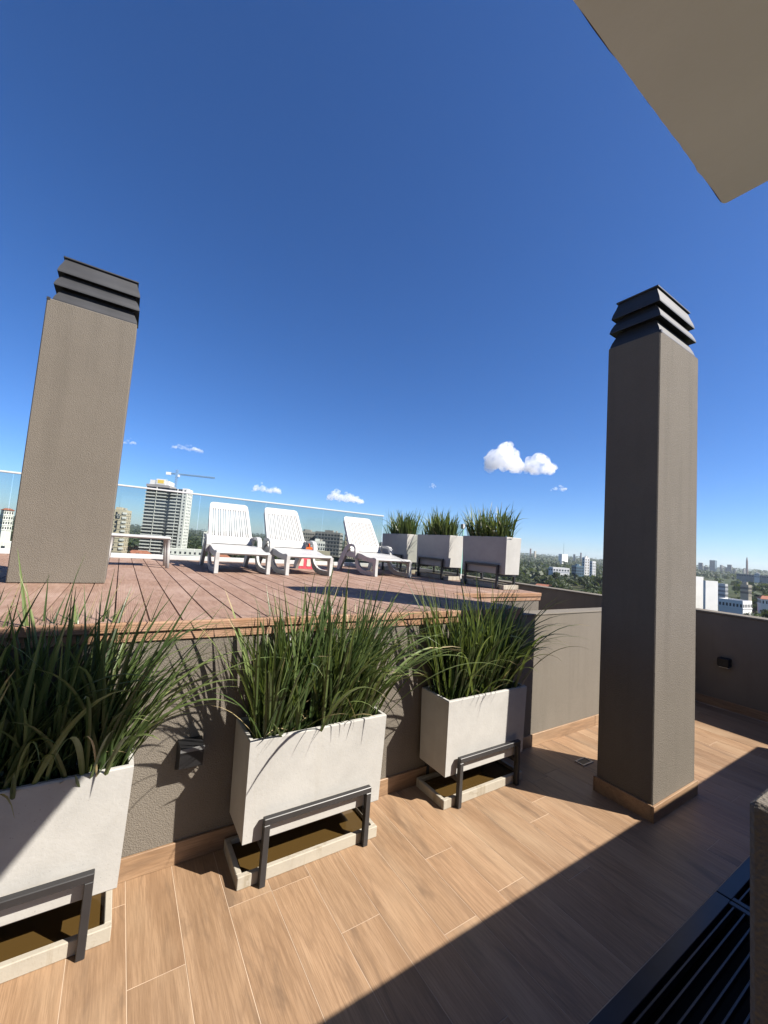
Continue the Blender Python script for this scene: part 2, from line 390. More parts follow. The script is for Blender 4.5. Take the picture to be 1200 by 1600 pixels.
# ------------------------------------------------------------------ raised deck
DZ = 1.19; DY1 = 6.98; DX0 = -3.4; DX1 = 4.445; SB = 3.17
deck = thing('raised_deck', 'raised brown plank deck on a taupe stucco base behind the planters', 'deck', (0, 4.5, 0))
poly = [(DX0, WALL_Y), (XE-.002, WALL_Y), (XE-.002, SB), (DX1-.025, SB), (DX1-.025, DY1), (DX0, DY1)]
MB().prism(poly, 0, 1.099).build('base_wall', M['stucco'], deck)
inset = [(DX0+.03, WALL_Y+.03), (XE-.04, WALL_Y+.03), (XE-.04, SB+.03), (DX1-.06, SB+.03), (DX1-.06, DY1-.03), (DX0+.03, DY1-.03)]
MB().prism(inset, 1.1, 1.163).build('joist_bed', M['dark'], deck)
BP = .1475
for k in range(-25, 30):
    x0 = .165 + k*BP + .003; x1 = x0 + BP - .006
    if x1 < DX0+.05 or x0 > DX1-.03: continue
    x1 = min(x1, DX1-.022)
    y0 = WALL_Y+.012 if x1 <= XE+.01 else SB+.012
    MB().box(x0, x1, y0, DY1, 1.165, DZ+random.uniform(-.0012, .0012), .002).build('deck_board', M['deck'], deck)
def fascia(x0, x1, yw, n):
    L = (x1-x0)/n
    for i in range(n):
        a, b = x0+i*L, x0+(i+1)*L-.002
        MB().box(a, b, yw-.022, yw+.010, 1.147, 1.1925, .004).build('fascia_board', M['fascia'], deck)
        MB().box(a, b, yw-.010, yw+.010, 1.0995, 1.144, .003).build('fascia_board', M['fascia'], deck)
fascia(DX0, XE+.012, WALL_Y, 3); fascia(XE+.016, DX1, SB, 1)
MB().box(DX1-.02, DX1, SB+.012, DY1, 1.10, 1.1925, .003).build('fascia_board', M['deck'], deck)
x = -2.42
for ln in (1.2,)*4 + (.45,):
    b = min(x+ln-.003, XE-.104)
    MB().box(x, b, WALL_Y-.013, WALL_Y, 0, .105, .002).build('skirting_tile', M['tile_x'], deck); x += ln
lp = thing('wall_lamp', 'small black box lamp on the stucco wall between two front planters', 'lamp', (.405, WALL_Y, .53))
b_ = MB(); xa, xb = .348, .462
b_.add([(xa,WALL_Y,.60),(xb,WALL_Y,.60),(xb,WALL_Y,.455),(xa,WALL_Y,.455),(xa+.004,WALL_Y-.095,.592),(xb-.004,WALL_Y-.095,.592),(xb-.004,WALL_Y-.095,.50),(xa+.004,WALL_Y-.095,.50)],
       [(0,1,2,3),(4,7,6,5),(0,4,5,1),(1,5,6,2),(2,6,7,3),(3,7,4,0)]); b_.build('housing', M['lampmat'], lp)
MB().box(xa+.002, xb-.002, WALL_Y-.099, WALL_Y-.0955, .575, .594, .001).build('trim', plain('lamp_trim', (.12,.12,.12), .3), lp)

# ------------------------------------------------------------------ vent columns
def vent_column(lab, x0, x1, y0, y1, zb, zs, skirt, il=0.0, ir=.03):
    c = thing('vent_column', lab, 'column', ((x0+x1)/2, (y0+y1)/2, zb), 0, 'louvred vent columns')
    MB().box(x0, x1, y0, y1, zb, zs, .006).build('shaft', M['stucco'], c)
    if skirt:
        for (a, b, p, q_) in ((x0-.016, x1+.016, y0-.016, y0-.001), (x0-.016, x1+.016, y1+.001, y1+.016), (x0-.016, x0-.001, y0-.0005, y1+.0005), (x1+.001, x1+.016, y0-.0005, y1+.0005)):
            MB().box(a, b, p, q_, .0, .1, .002).build('skirting_tile', M['tile_x'], c)
    cap = MB().box(x0+.07, x1-.07, y0+.07, y1-.07, zs-.05, zs+.35).build('vent_core', M['drip'], c)
    for i in range(3):
        z = zs + .002 + i*.116; e = (.010, .004, .012)[i]; t_ = .048; h_ = (.112, .112, .13)[i]
        def rg(d, zz): return [(x0+d+il,y0+d,zz),(x1-d-ir,y0+d,zz),(x1-d-ir,y1-d,zz),(x0+d+il,y1-d,zz)]
        prof = [(t_+.022, z+.022), (e+.006, z+.004), (e, z), (e, z+.010), (e+.008, z+h_*.34), (e+.021, z+h_*.62), (t_-.006, z+h_*.86), (t_-.001, z+h_), (t_+.02, z+h_)]
        vs = []; [vs.extend(rg(d, zz)) for d, zz in prof]; fs = []
        for j in range(len(prof)-1):
            for k in range(4): fs.append((4*j+k, 4*j+(k+1) % 4, 4*j+4+(k+1) % 4, 4*j+4+k))
        MB().add(vs, fs).build('louver', M['louver'], c)
    MB().box(x0+.034+il, x1-.034-ir, y0+.034, y1-.034, zs+.364, zs+.376, .002).build('cap_plate', M['louver'], c)
    MB().box(x0-.001, x0+.02, y0-.004, y0+.012, zs-.012, zs+.006).build('fixing_tab', M['metal'], c)
    return c
vent_column('taupe stucco vent column with black louvred cap standing on the deck at left', -.642, -.064, 3.84, 4.20, DZ+.001, 3.305, False, .022, -.008)
vent_column('taupe stucco vent column with black louvred cap standing on the tiled floor at right', 3.05, 3.70, 1.286, 1.652, 0, 3.305, True)

# ------------------------------------------------------------------ stair house with overhanging roof (above and behind the camera)
sh = thing('stair_house', 'grey roof overhang of the stair house jutting into the top right corner', 'building', (-1.5, -2.5, 0))
MB().box(-2.299, -1.1, -3.9, .40, 0, 2.778).build('wall', M['stucco'], sh)  # unseen roof support, lengthened forward to block low sky light from the left
MB().box(-6.5, -2.3, -6.0, 2.25, -.2, 6.4, .01).build('sky_blocker', M['stucco'], sh)  # unseen volume added to keep left-hand sky light off the shaded faces
MB().box(-6.56, -2.24, -6.06, 2.31, 6.401, 6.52, .01).build('sky_blocker_coping', M['stucco_smooth'], sh)  # top course of the added sky-blocking volume
ZR = 2.78; XR, YR = 1.463, .447; rr = .012
pts = []
n_ = 150
for i in range(n_+1):
    x = XR-rr - (XR-rr+2.299)*i/n_; pts.append((x, YR + .0035*mnoise.noise(Vector((x*9, 0, 0))) + .0025*mnoise.noise(Vector((x*31, 5, 0)))))
pts += [(-2.299, -3.9), (XR, -3.9)]
for i in range(1, 13): pts.append((XR + .003*mnoise.noise(Vector((0, i*.9, 2))), -3.9 + (YR-rr+3.9)*i/13))
for k in range(0, 7): a = math.pi/2*k/6; pts.append((XR-rr+rr*math.cos(a), YR-rr+rr*math.sin(a)))
rb = MB(); rb.prism(pts[::-1], ZR, ZR+.57); rb.build('roof', M['soffit'], sh)
ed = MB()
for i in range(n_+1):
    xa, ya = pts[i]; k = mnoise.noise(Vector((xa*6, 8, 0))) + .6*mnoise.noise(Vector((xa*23, 3, 0))); e_ = .0008 + .004*max(0, k)
    ed.v += [(xa, ya-.002, ZR+.002), (xa, ya+e_, ZR+.002), (xa, ya+e_, ZR+.03), (xa, ya-.002, ZR+.03)]
    if i:
        a = 4*(i-1)
        for k in range(4): ed.f.append((a+k, a+(k+1) % 4, a+4+(k+1) % 4, a+4+k))
ed.build('drip_edge', M['drip'], sh)

# ------------------------------------------------------------------ planters
PL, PD, PZ0, PZ1 = .783, .283, .186, .668
def make_pot_meshes():
    th = .022; x, y = PL/2, PD/2
    p = MB()
    b = .006
    def rect(dx, dy, z): return [(-x+dx,-y+dy,z),(x-dx,-y+dy,z),(x-dx,y-dy,z),(-x+dx,y-dy,z)]
    prof = [(.016, PZ0), (.010, PZ0+.006), (.0, PZ1-b), (b*.6, PZ1), (th-b*.6, PZ1), (th, PZ1-b), (th, PZ1-.08)]
    vs = []; [vs.extend(rect(d, d, z)) for d, z in prof]; fs = [(3,2,1,0)]
    for j in range(len(prof)-1):
        for k in range(4): fs.append((4*j+k, 4*j+(k+1) % 4, 4*j+4+(k+1) % 4, 4*j+4+k))
    p.add(vs, fs)
    s = MB(); nx, ny = 16, 6
    for i in range(nx+1):
        for j in range(ny+1):
            s.v.append((-x+th-.001+(PL-2*th+.002)*i/nx, -y+th-.001+(PD-2*th+.002)*j/ny, PZ1-.07+.02*mnoise.noise(Vector((i*.9, j*.9, 1)))))
    for i in range(nx):
        for j in range(ny): a = i*(ny+1)+j; s.f.append((a, a+ny+1, a+ny+2, a+1))
    st = MB(); t_ = .03; fx = .298; zt = .308; yo = y+.008
    legs = []
    for sx in (-1, 1):
        for sy in (-1, 1):
            cx = sx*(fx-t_/2); cy = sy*(yo+t_/2); legs.append((cx, cy))
    leg = MB().box(-t_/2, t_/2, -t_/2, t_/2, .0, zt-t_-.0005, .0025)
    bar = MB().box(-fx, fx, -t_/2, t_/2, zt-t_, zt, .0025)
    cross = MB().box(-t_/2, t_/2, -yo+.0005, yo-.0005, PZ0-t_-.001, PZ0-.001, .0025)
    lw = MB().box(-.365, .365, -.0, .0, 0, 0)
    tx0, tx1 = -.392, .378; ty0, ty1 = -y-.002, y-.0; th2 = .026; h = .058
    tr = MB(); tr.box(tx0,tx1,ty0,ty0+th2,.0,h,.003); tr.box(tx0,tx1,ty1-th2,ty1,.0,h,.003); tr.box(tx0,tx0+th2,ty0+th2+.0005,ty1-th2-.0005,.0,h-.001,.003); tr.box(tx1-th2,tx1,ty0+th2+.0005,ty1-th2-.0005,.0,h-.001,.003)
    tr.box(tx0+th2-.004,tx1-th2+.004,ty0+th2-.004,ty1-th2+.004,.001,.02)
    wa = MB(); wa.add([(tx0+th2,ty0+th2,.034),(tx1-th2,ty0+th2,.034),(tx1-th2,ty1-th2,.034),(tx0+th2,ty1-th2,.034)], [(0,1,2,3)])
    out = dict(pot=(p,'pot'), soil=(s,'soil'), leg=(leg,'metal'), bar=(bar,'metal'), cross=(cross,'metal'), tray=(tr,'tray'), water=(wa,'water'))
    res = {}
    for k, (mb_, mt) in out.items(): me = mb_.mesh(k); me.materials.append(M[mt]); res[k] = me
    return res, legs, fx, yo+t_/2
PM, LEGS, FX, FYO = make_pot_meshes()
def planter_set(loc, rz, d):
    """d: wording that says which planter it is; pot, stand and tray are three things"""
    a = thing('planter', d['pot'], 'planter', loc, rz, d['g'][0]); inst('pot', PM['pot'], a); inst('soil', PM['soil'], a)
    s = thing('planter_stand', d['stand'], 'planter stand', loc, rz, d['g'][1])
    for lx, ly in LEGS: inst('leg', PM['leg'], s, (lx, ly, 0))
    for sy in (-1, 1): inst('top_bar', PM['bar'], s, (0, sy*FYO, 0))
    for sx in (-1, 1): inst('cross_bar', PM['cross'], s, (sx*(FX-.015), 0, 0))
    r = thing('drip_tray', d['tray'], 'tray', loc, rz, d['g'][2]); inst('basin', PM['tray'], r); inst('water', PM['water'], r)
FG = ('front planters on the tiled floor', 'stands of the front planters', 'drip trays of the front planters')
DG = ('planters on the deck', 'stands of the deck planters', 'drip trays of the deck planters')
YC = 1.99 + PD/2
fronts = [(-.245, 'white concrete planter at the left edge, half in shadow', 'black steel stand under the left-edge planter', 'white drip tray of brown water under the left-edge planter'),
          (1.012, 'white concrete planter in the middle, striped by blade shadows', 'black steel stand under the middle front planter', 'white drip tray of brown water under the middle front planter'),
          (2.283, 'white concrete planter nearest the right vent column', 'black steel stand under the planter beside the right vent column', 'white drip tray under the planter beside the right vent column')]
for x, a, b, c in fronts: planter_set((x, YC, 0), 0, dict(pot=a, stand=b, tray=c, g=FG))
backs = [(3.44+PL/2, 'nearest', 'at the deck corner'), (4.50+PL/2, 'middle', 'between two others'), (5.56+PL/2, 'farthest', 'next to the glass railing corner')]
XB = 4.10 + PD/2
for y, a, b in backs:
    planter_set((XB, y, DZ+.0015), R(-90), dict(pot='%s white planter of the deck row, %s' % (a, b), stand='black stand under the %s planter of the deck row' % a,
                tray='pale drip tray under the %s planter of the deck row' % a, g=DG))

# ------------------------------------------------------------------ strap-leaf plants
def blade(mb, base, az, lean, length, width, curl, rng, tint=None, segs=7, droop=0.0):
    d = Vector((math.cos(az), math.sin(az), 0)); side = Vector((-d.y, d.x, 0)); tw = rng.uniform(-.7, .7)
    ang = lean; p = Vector(base); st = length/segs; n0 = len(mb.v); tt = rng.random() if tint is None else tint; tipd = rng.choice((.84, .93, .93, 1.1, 1.1))
    for i in range(segs+1):
        u = i/segs
        w = width*(.55+.45*min(1, u*4))*(1 if u < .45 else max(.04, 1-((u-.45)/.55)**1.6))
        c = math.cos(tw*(1-u*.3)); s_ = math.sin(tw*(1-u*.3))
        fwd = d*math.sin(ang) + Vector((0,0,math.cos(ang))); nrm = d*math.cos(ang) - Vector((0,0,math.sin(ang)))
        sd = side*c + nrm*s_; nn = -side*s_ + nrm*c
        mb.v += [tuple(p - sd*w/2), tuple(p + nn*w*.16), tuple(p + sd*w/2)]
        tv = min(1, max(0, tt*.72 + .12*u + (.0 if u < tipd else .45))) if tt < 1.5 else 1.0; mb.c += [tv]*3
        if i < segs:
            a = n0+3*i; mb.f += [(a, a+1, a+4, a+3), (a+1, a+2, a+5, a+4)]
        p = p + fwd*st; ang += curl*(.35+1.5*u*u)/segs + droop*u*u*2.2/segs
def plant(lab, loc, rz, n, hmin, hmax, seed, arch, nparts, group, wid=(.011,.023), rim=PZ1, extra=0):
    rng = random.Random(seed)
    P = thing('strap_leaf_plant', lab, 'plant', (loc[0], loc[1], loc[2]+rim-.07), rz, group)
    body = MB(); hx, hy = PL/2-.035, PD/2-.035
    clumps = [(-hx*.92 + 2*hx*.92*(k+.5)/13 + rng.uniform(-.02, .02), rng.uniform(-hy*.7, hy*.7), rng.uniform(.8, 1.1), rng.uniform(-.5,.5), rng.uniform(-.45,.45)) for k in range(13)]
    def one(mb, kind):
        cx, cy, ch, lx, ly = rng.choice(clumps)
        bx = max(-hx, min(hx, rng.gauss(cx, .035))); by = max(-hy, min(hy, rng.gauss(cy, .035)))
        if kind == 'up':
            vx, vy = lx + bx/hx*.75 + rng.gauss(0, .75), ly + by/hy*.35 + rng.gauss(0, .6)
            mag = math.hypot(vx, vy); lean = min(.75, .05 + .26*mag + abs(rng.gauss(0, .08)))
            L = ch*rng.triangular(hmin, hmax, hmin+.6*(hmax-hmin))
            blade(mb, (bx, by, -.015), math.atan2(vy, vx), lean*.65, L, rng.uniform(*wid), rng.choice((.1, .25, .6, 1.2))*rng.uniform(.5, 1.1)*min(1.3, .5+mag*.6), rng, None, 8, max(0, rng.gauss(-.15, .5)))
        elif kind == 'arch':
            az = rng.choice(arch) + rng.gauss(0, .45)
            bx = max(-hx, min(hx, bx*.75 + math.cos(az)*hx*.35)); by = max(-hy, min(hy, by*.6 + math.sin(az)*hy*.6))
            L = rng.uniform(hmin*.8, hmax*1.0)
            blade(mb, (bx, by, -.015), az, rng.uniform(.12, .5), L, rng.uniform(wid[0], wid[1]), rng.uniform(.8, 1.9), rng, rng.uniform(.35, 1.0), 11, rng.uniform(.2, 1.3))
        elif kind == 'front':
            az = rng.uniform(-2.3, -.5); by = -hy*rng.uniform(.2, 1)
            blade(mb, (bx, by, -.015), az, rng.uniform(.2, .5), rng.uniform(hmin*1.1, hmax*.95), rng.uniform(wid[0], wid[1]), rng.uniform(.4, 1.7), rng, rng.uniform(.35, 1.0), 12, rng.uniform(.1, 1.2))
        elif kind == 'straw':
            blade(mb, (bx, by, -.015), rng.uniform(0, 6.28), rng.uniform(.1, .9), rng.uniform(.2, .5), rng.uniform(wid[0]*.5, wid[0]), rng.uniform(0, 1.8), rng, 2.0, 7, rng.uniform(0, 1))
        else:
            blade(mb, (bx, by, -.015), rng.uniform(0, 6.28), rng.uniform(.1, .7), rng.uniform(.12, .34), rng.uniform(*wid), rng.uniform(0, 1.2), rng, rng.uniform(0, .45), 5)
    for i in range(n): one(body, 'up')
    for i in range(n//3): one(body, 'low')
    for i in range(n//9): one(body, 'arch')
    for i in range(n//11): one(body, 'straw')
    f = body.build('foliage', M['leaf'], P, local=True); f['kind'] = 'stuff'
    for i in range(nparts):
        lm = MB(); one(lm, ('front', 'arch', 'front', 'up', 'arch')[i % 5]); lm.build('leaf', M['leaf'], P, local=True)
    for i in range(extra):                      # long blades spilling over the right-hand end
        lm = MB(); blade(lm, (hx*rng.uniform(.55, 1), rng.uniform(-hy, hy*.6), -.015), rng.uniform(-.75, .15), rng.uniform(.35, .7), rng.uniform(.62, .9), rng.uniform(.016, .024), rng.uniform(1.0, 1.8), rng, rng.uniform(.7, 1.0), 13, rng.uniform(.2, .9))
        lm.build('leaf', M['leaf'], P, local=True)
    return P
GF = 'plants in the front planters'; GD = 'plants in the deck planters'
plant('tall dark strap-leaf plant in the left-edge planter, mostly in shadow', (-.245, YC, 0), 0, 350, .42, .92, 11, (-.2, 0, .1, -.4, .2, -1.2), 80, GF, extra=9)
plant('sunlit strap-leaf plant in the middle front planter, blades drooping to the right', (1.012, YC, 0), 0, 360, .42, 1.0, 22, (-.1, .1, -.3, -.5, -1.2, 3.3, -.7), 70, GF, extra=14)
plant('strap-leaf plant in the front planter nearest the right vent column', (2.283, YC, 0), 0, 320, .42, 1.02, 33, (-.1, .2, -.3, 3.3, -1.4), 46, GF, extra=5)
for (y, a, b), s_ in zip(backs, (44, 55, 66)):
    plant('upright grassy plant in the %s planter of the deck row' % a, (XB, y, DZ), R(-90), 170, .30, .62, s_, (0, 3.1, -1.5), 8, GD, (.013,.024))

# ------------------------------------------------------------------ glass railing
def handrail_mesh(x0, x1, y, z): return MB().box(x0, x1, y-.02, y+.02, z-.022, z+.012, .006)
rl = thing('glass_railing', 'clear glass railing with white handrail along the far deck edge', 'railing', (0, 6.9, DZ))
RY = 6.88; RZ = 2.232
MB().box(DX0, 4.44, RY-.016, RY+.016, RZ-.018, RZ+.006, .004).build('handrail', M['white_al'], rl)
MB().box(DX0, 4.44, RY-.026, RY+.026, DZ+.0015, DZ+.07, .004).build('base_channel', M['white_al'], rl)
jx = [-3.38, -2.32, -1.22, -.12, .99, 2.03, 3.10, 4.32, 4.43]
for a, b in zip(jx, jx[1:]):
    MB().box(a+.004, b-.004, RY-.006, RY+.006, DZ+.071, RZ-.019).build('glass_pane', M['glass'], rl)
sr = thing('glass_screen', 'frameless glass side screen behind the deck planters', 'railing', (4.42, 5.7, DZ))
MB().box(4.405, 4.437, 4.55, RY-.04, DZ+.0015, DZ+.10, .004).build('base_channel', M['white_al'], sr)
for a, b in ((4.56, 5.68), (5.69, 6.82)):
    MB().box(4.415, 4.427, a, b, DZ+.1005, 2.05).build('glass_pane', M['glass'], sr)
MB().box(4.412, 4.43, 4.548, 4.559, DZ+.1005, 2.05).build('edge_strip', M['glass_edge'], sr)
MB().box(4.402, 4.44, 4.545, 4.60, 1.98, 2.056, .004).build('corner_clamp', M['white_al'], sr)

# ------------------------------------------------------------------ loungers
def lounger(lab, loc, rz=0):
    T = thing('sun_lounger', lab, 'sun lounger', loc, rz, 'white sun loungers on the deck')
    def P(name, mb, par=T, sm=False): return mb.build(name, M['plastic'], par, sm, local=True)
    W = .315
    seat = MB().sweep([(.0,.225),(.02,.242),(.06,.25),(.16,.24),(.30,.255),(.45,.285),(.62,.297),(.88,.30)], -W+.01, W-.01, .022)
    P('seat', seat)
    P('seat_rim', MB().sweep([(.02,.215),(.10,.215),(.30,.225),(.50,.25),(.95,.265)], -W+.008, -W+.035, .06).sweep([(.02,.215),(.10,.215),(.30,.225),(.50,.25),(.95,.265)], W-.035, W-.008, .06))
    for s in (-1, 1):
        a, b = sorted((s*W, s*(W-.042)))
        P('leg', MB().sweep([(.035,.235),(.03,.15),(.02,.06),(.015,.0)], a, b, [.10,.075,.06,.055]))
        P('runner', MB().sweep([(.02,.035),(.12,.03),(.30,.03),(.42,.045),(.52,.09),(.585,.17),(.60,.25)], a+.006, b-.006, [.05,.055,.06,.075,.085,.08,.07]))
        P('armrest', MB().sweep([(.60,.22),(.585,.31),(.595,.37),(.635,.405),(.72,.418),(.86,.41)], s*W-.028, s*W+.028, [.06,.05,.045,.04,.038,.04]))
        P('rear_leg', MB().sweep([(.84,.40),(.93,.36),(1.04,.24),(1.14,.11),(1.19,.0)], a, b, [.06,.10,.13,.12,.09]))
    # backrest, hinged at y=.84
    th = R(54); L = .70; bw = .285
    B = bpy.data.objects.new('backrest', None)
    def bp(u, v, w): return (u, .84 + v*math.cos(th) - w*math.sin(th), .315 + v*math.sin(th) + w*math.cos(th))
    def plate(poly, w0=-.012, w1=.012):
        n = len(poly); m = MB()
        m.add([bp(u, v, w1) for u, v in poly] + [bp(u, v, w0) for u, v in poly], [tuple(range(n)), tuple(range(2*n-1, n-1, -1))] + [(i, n+i, n+(i+1) % n, (i+1) % n) for i in range(n)])
        return m
    def half(v): return bw*(1-.10*(v/L)**2)
    top = [(half(.585), .585), (half(.66)-.0, .645)]
    for k in range(6): a = math.pi/2*k/5; top.append((half(.64)-.05+.05*math.cos(a)-.004, .655+.045*math.sin(a)))
    n5 = 6
    top2 = top + [(-u, v) for u, v in reversed(top)]
    back = P('backrest', plate([(half(.0), 0), (half(.12), .12), (-half(.12), .12), (-half(0), 0)]))
    P('top_band', plate(top2), back)
    for s in (-1, 1):
        po = [(s*half(.12), .1202), (s*half(.585), .5848), (s*(half(.585)-.045), .5848), (s*(half(.12)-.045), .1202)]
        P('side_band', plate(po if s < 0 else po), back)
    inner0, inner1 = half(.12)-.045, half(.585)-.045; ns = 13; k = 0
    wide, nar, gap = 1.75, .8, .52; units = 7*nar*0 + 6*wide + 7*nar + 14*gap; pos = gap
    for i in range(13):
        wdt = nar if i % 2 == 0 else wide
        a0, a1 = pos/units*2-1, (pos+wdt)/units*2-1; pos += wdt+gap
        P('slat', plate([(a0*inner0, .1202), (a1*inner0, .1202), (a1*inner1, .5848), (a0*inner1, .5848)], -.008, .009), back)
    P('back_stay', MB().sweep([(1.0,.44),(1.08,.26),(1.06,.23)], -.20, .20, .03))
    for s in (-1, 1):
        P('edge_lip', plate([(s*half(0), .0), (s*half(.3), .30), (s*half(.62), .62), (s*(half(.62)-.012), .62), (s*(half(.3)-.012), .30), (s*(half(0)-.012), 0)], -.04, -.0122), back)
    return T
lounger('white slatted sun lounger leftmost of the three facing the camera', (1.235, 4.85, DZ+.0015), R(-1.5))
lounger('white slatted sun lounger in the middle, orange bag behind it', (2.035, 4.78, DZ+.0015), R(1))
lounger('white slatted sun lounger next to the deck planters, arm loop in profile', (3.36, 4.84, DZ+.0015), R(-1))
lounger('white sun lounger mostly hidden behind the left vent column', (-1.62, 5.3, DZ+.0015), R(2))
tb = thing('side_table', 'low white resin table standing right of the left vent column', 'table', (.2, 5.65, DZ+.0015))
MB().box(-.31,.31,-.27,.10,.33,.366,.014).build('table_top', M['plastic'], tb, local=True)
for sx in (-1, 1):
    for sy in (-1, 1):
        MB().tube([(sx*.280, sy*.15-.085, .34), (sx*.290, sy*.16-.085, .2), (sx*.30, sy*.165-.085, 0)], .026, 8, .02).build('leg', M['plastic'], tb, True, local=True)
bgt = thing('shopping_bag', 'orange and pink bag standing behind the middle lounger', 'bag', (2.46, 5.98, DZ+.0015), R(-25))
def taper(x, y, z0, z1, k):
    a, b = x*k, y*k
    return MB().add([(-x,-y,z0),(x,-y,z0),(x,y,z0),(-x,y,z0),(-a,-b,z1),(a,-b,z1),(a,b,z1),(-a,b,z1)], [(3,2,1,0),(4,5,6,7),(0,1,5,4),(1,2,6,5),(2,3,7,6),(3,0,4,7)])
taper(.125, .075, 0, .19, .95).build('lower_body', M['bag_pink'], bgt, local=True)
taper(.118, .07, .1905, .335, .75).build('upper_body', M['bag_orange'], bgt, local=True)
for x in (-.05, .06): MB().box(x-.03, x+.03, -.078, -.0765, .04, .15).build('print', M['bag_print'], bgt, local=True)
MB().tube([(-.05,0,.33),(-.04,0,.39),(0,0,.41),(.04,0,.39),(.05,0,.33)], .008, 6).build('handle', M['bag_orange'], bgt, True, local=True)

# ------------------------------------------------------------------ the city below
M['bwhite'] = plain('city_white', (.58,.58,.56), .8, .06, .15)
M['bcream'] = plain('city_cream', (.42,.37,.28), .8, .08, .15)
M['bgrey'] = plain('city_concrete', (.24,.23,.22), .85, .15, .2)
M['bdark'] = plain('city_window', (.03,.035,.045), .25, .2, .5)
M['bglass'] = plain('city_glass', (.10,.16,.20), .2, .2, .3)
M['bbrown'] = plain('city_brown', (.20,.12,.09), .8, .1, .2)
M['rtile'] = plain('city_roof_tile', (.26,.10,.06), .85, .25, .6)
M['steel'] = plain('crane_steel', (.16,.24,.30), .6, .1, .3)
M['yellow'] = plain('sign_yellow', (.62,.45,.08), .6, .1, .5)
M['asph'] = plain('flat_roof', (.22,.22,.22), .9, .15, .3)

def dims(az0, az1, dist): return (az0+az1)/2, 2*dist*math.tan(R((az1-az0)/2))
BUILT = []          # (az0, az1, dist, lowest elevation seen) so that trees leave the view of these open
def block(name, lab, cat, az0, az1, el, dist, depth, floors, cols, mat, rot=0, low=None, roofkit=True, group=None, wfrac=.55, win=True, pitched=False):
    """a far building: walls, recessed window rows on every side, roof kit"""
    az, w = dims(az0, az1, dist); w = max(w*.4, (w - depth*abs(math.sin(rot)))/max(.3, math.cos(rot))); x, y = polar(az, dist+depth/2); z1 = elev_z(el, dist); gz = ground_z(x, y)-1
    H = z1-gz; b = thing(name, lab, cat, (x, y, gz), -R(az)+rot, group); hw, hd = w/2, depth/2
    BUILT.append((az0, az1, dist, low if low is not None else -9))
    MB().box(-hw, hw, -hd, hd, 0, H).build('walls', mat, b, local=True)
    if win:
        fh = min(3.1, H/max(1, floors)); wm = MB()
        for f in range(floors):
            z = H - fh*(f+.78)
            for c in range(cols):
                cx = -hw + w*(c+.5)/cols; ww = w/cols*wfrac/2
                wm.box(cx-ww, cx+ww, -hd-.05, -hd+.3, z, z+fh*.5)
            nc = max(1, int(cols*depth/w))
            for c in range(nc):
                cy = -hd + depth*(c+.5)/nc; ww = depth/nc*wfrac/2
                wm.box(-hw-.05, -hw+.3, cy-ww, cy+ww, z, z+fh*.5); wm.box(hw-.3, hw+.05, cy-ww, cy+ww, z, z+fh*.5)
        o = wm.build('windows', M['bdark'], b, local=True); o['kind'] = 'stuff'
        sl_ = MB()
        for f in range(floors): sl_.box(-hw-.25, hw+.25, -hd-.25, hd+.25, H-fh*(f+1)-.05, H-fh*(f+1)+.2)
        o = sl_.build('floor_slabs', mat, b, local=True); o['kind'] = 'stuff'
    if pitched:
        r = min(w, depth)*.28; e = .6
        MB().add([(-hw-e,-hd-e,H),(hw+e,-hd-e,H),(hw+e,hd+e,H),(-hw-e,hd+e,H),(-hw*.6,0,H+r),(hw*.6,0,H+r)], [(0,1,5,4),(1,2,5),(2,3,4,5),(3,0,4),(3,2,1,0)]).build('roof', M['rtile'], b, local=True)
    else:
        p = MB(); t_ = .3
        p.box(-hw,hw,-hd,-hd+t_,H+.005,H+.9); p.box(-hw,hw,hd-t_,hd,H+.005,H+.9); p.box(-hw,-hw+t_,-hd+t_,hd-t_,H+.005,H+.9); p.box(hw-t_,hw,-hd+t_,hd-t_,H+.005,H+.9)
        p.build('roof_parapet', mat, b, local=True)
        if roofkit:
            MB().tube([(hw*.55,hd*.2,H+.01),(hw*.55,hd*.2,H+2.4)], 1.0, 10).build('water_tank', M['bgrey'], b, True, local=True); MB().tube([(-hw*.1,0,H+2.6),(-hw*.1,0,H+7)], .12, 5, .05).build('antenna', M['steel'], b, local=True)
            MB().box(-hw*.35, hw*.3, -hd*.3, hd*.5, H+.005, H+2.6).build('roof_house', mat, b, local=True)
    return b, w, H

# apartment tower under construction, with crane
TD = 395; az, TW = dims(1.95, 7.35, TD); tx, ty = polar(az, TD+10); tgz = ground_z(tx, ty)-1
TW *= .90
tw = thing('apartment_tower', 'tall white balconied apartment tower right of the left vent column', 'building', (tx, ty, tgz), -R(az)-R(17))
BUILT.append((1.5, 7.6, TD, -2.2))
TH = elev_z(5.15, TD) - tgz; hw = TW/2; hd = 9
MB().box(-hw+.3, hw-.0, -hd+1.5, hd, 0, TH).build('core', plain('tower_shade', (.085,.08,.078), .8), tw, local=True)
NF = 23; fh = TH/NF
slab_m = MB(); rail_m = MB()
for a, b_ in ((-hw, hw*.08), (hw*.18, hw*.74)): slab_m.box(a, b_, -hd, -hd+1.6, 0, .3)
for a, b_ in ((-hw, -hw*.52), (-hw*.44, hw*.02), (hw*.22, hw*.5), (hw*.54, hw*.72)): rail_m.box(a, b_, -hd+.02, -hd+.14, .3, .95)
wing = MB().box(hw*.76, hw+.02, -hd-.2, hd-.5, 0, TH+.8); wing.build('stair_wing', M['bwhite'], tw, local=True)
sm_ = slab_m.mesh('balcony_slab'); sm_.materials.append(M['bwhite']); rm_ = rail_m.mesh('balcony_rail'); rm_.materials.append(M['bwhite'])
dk = MB()
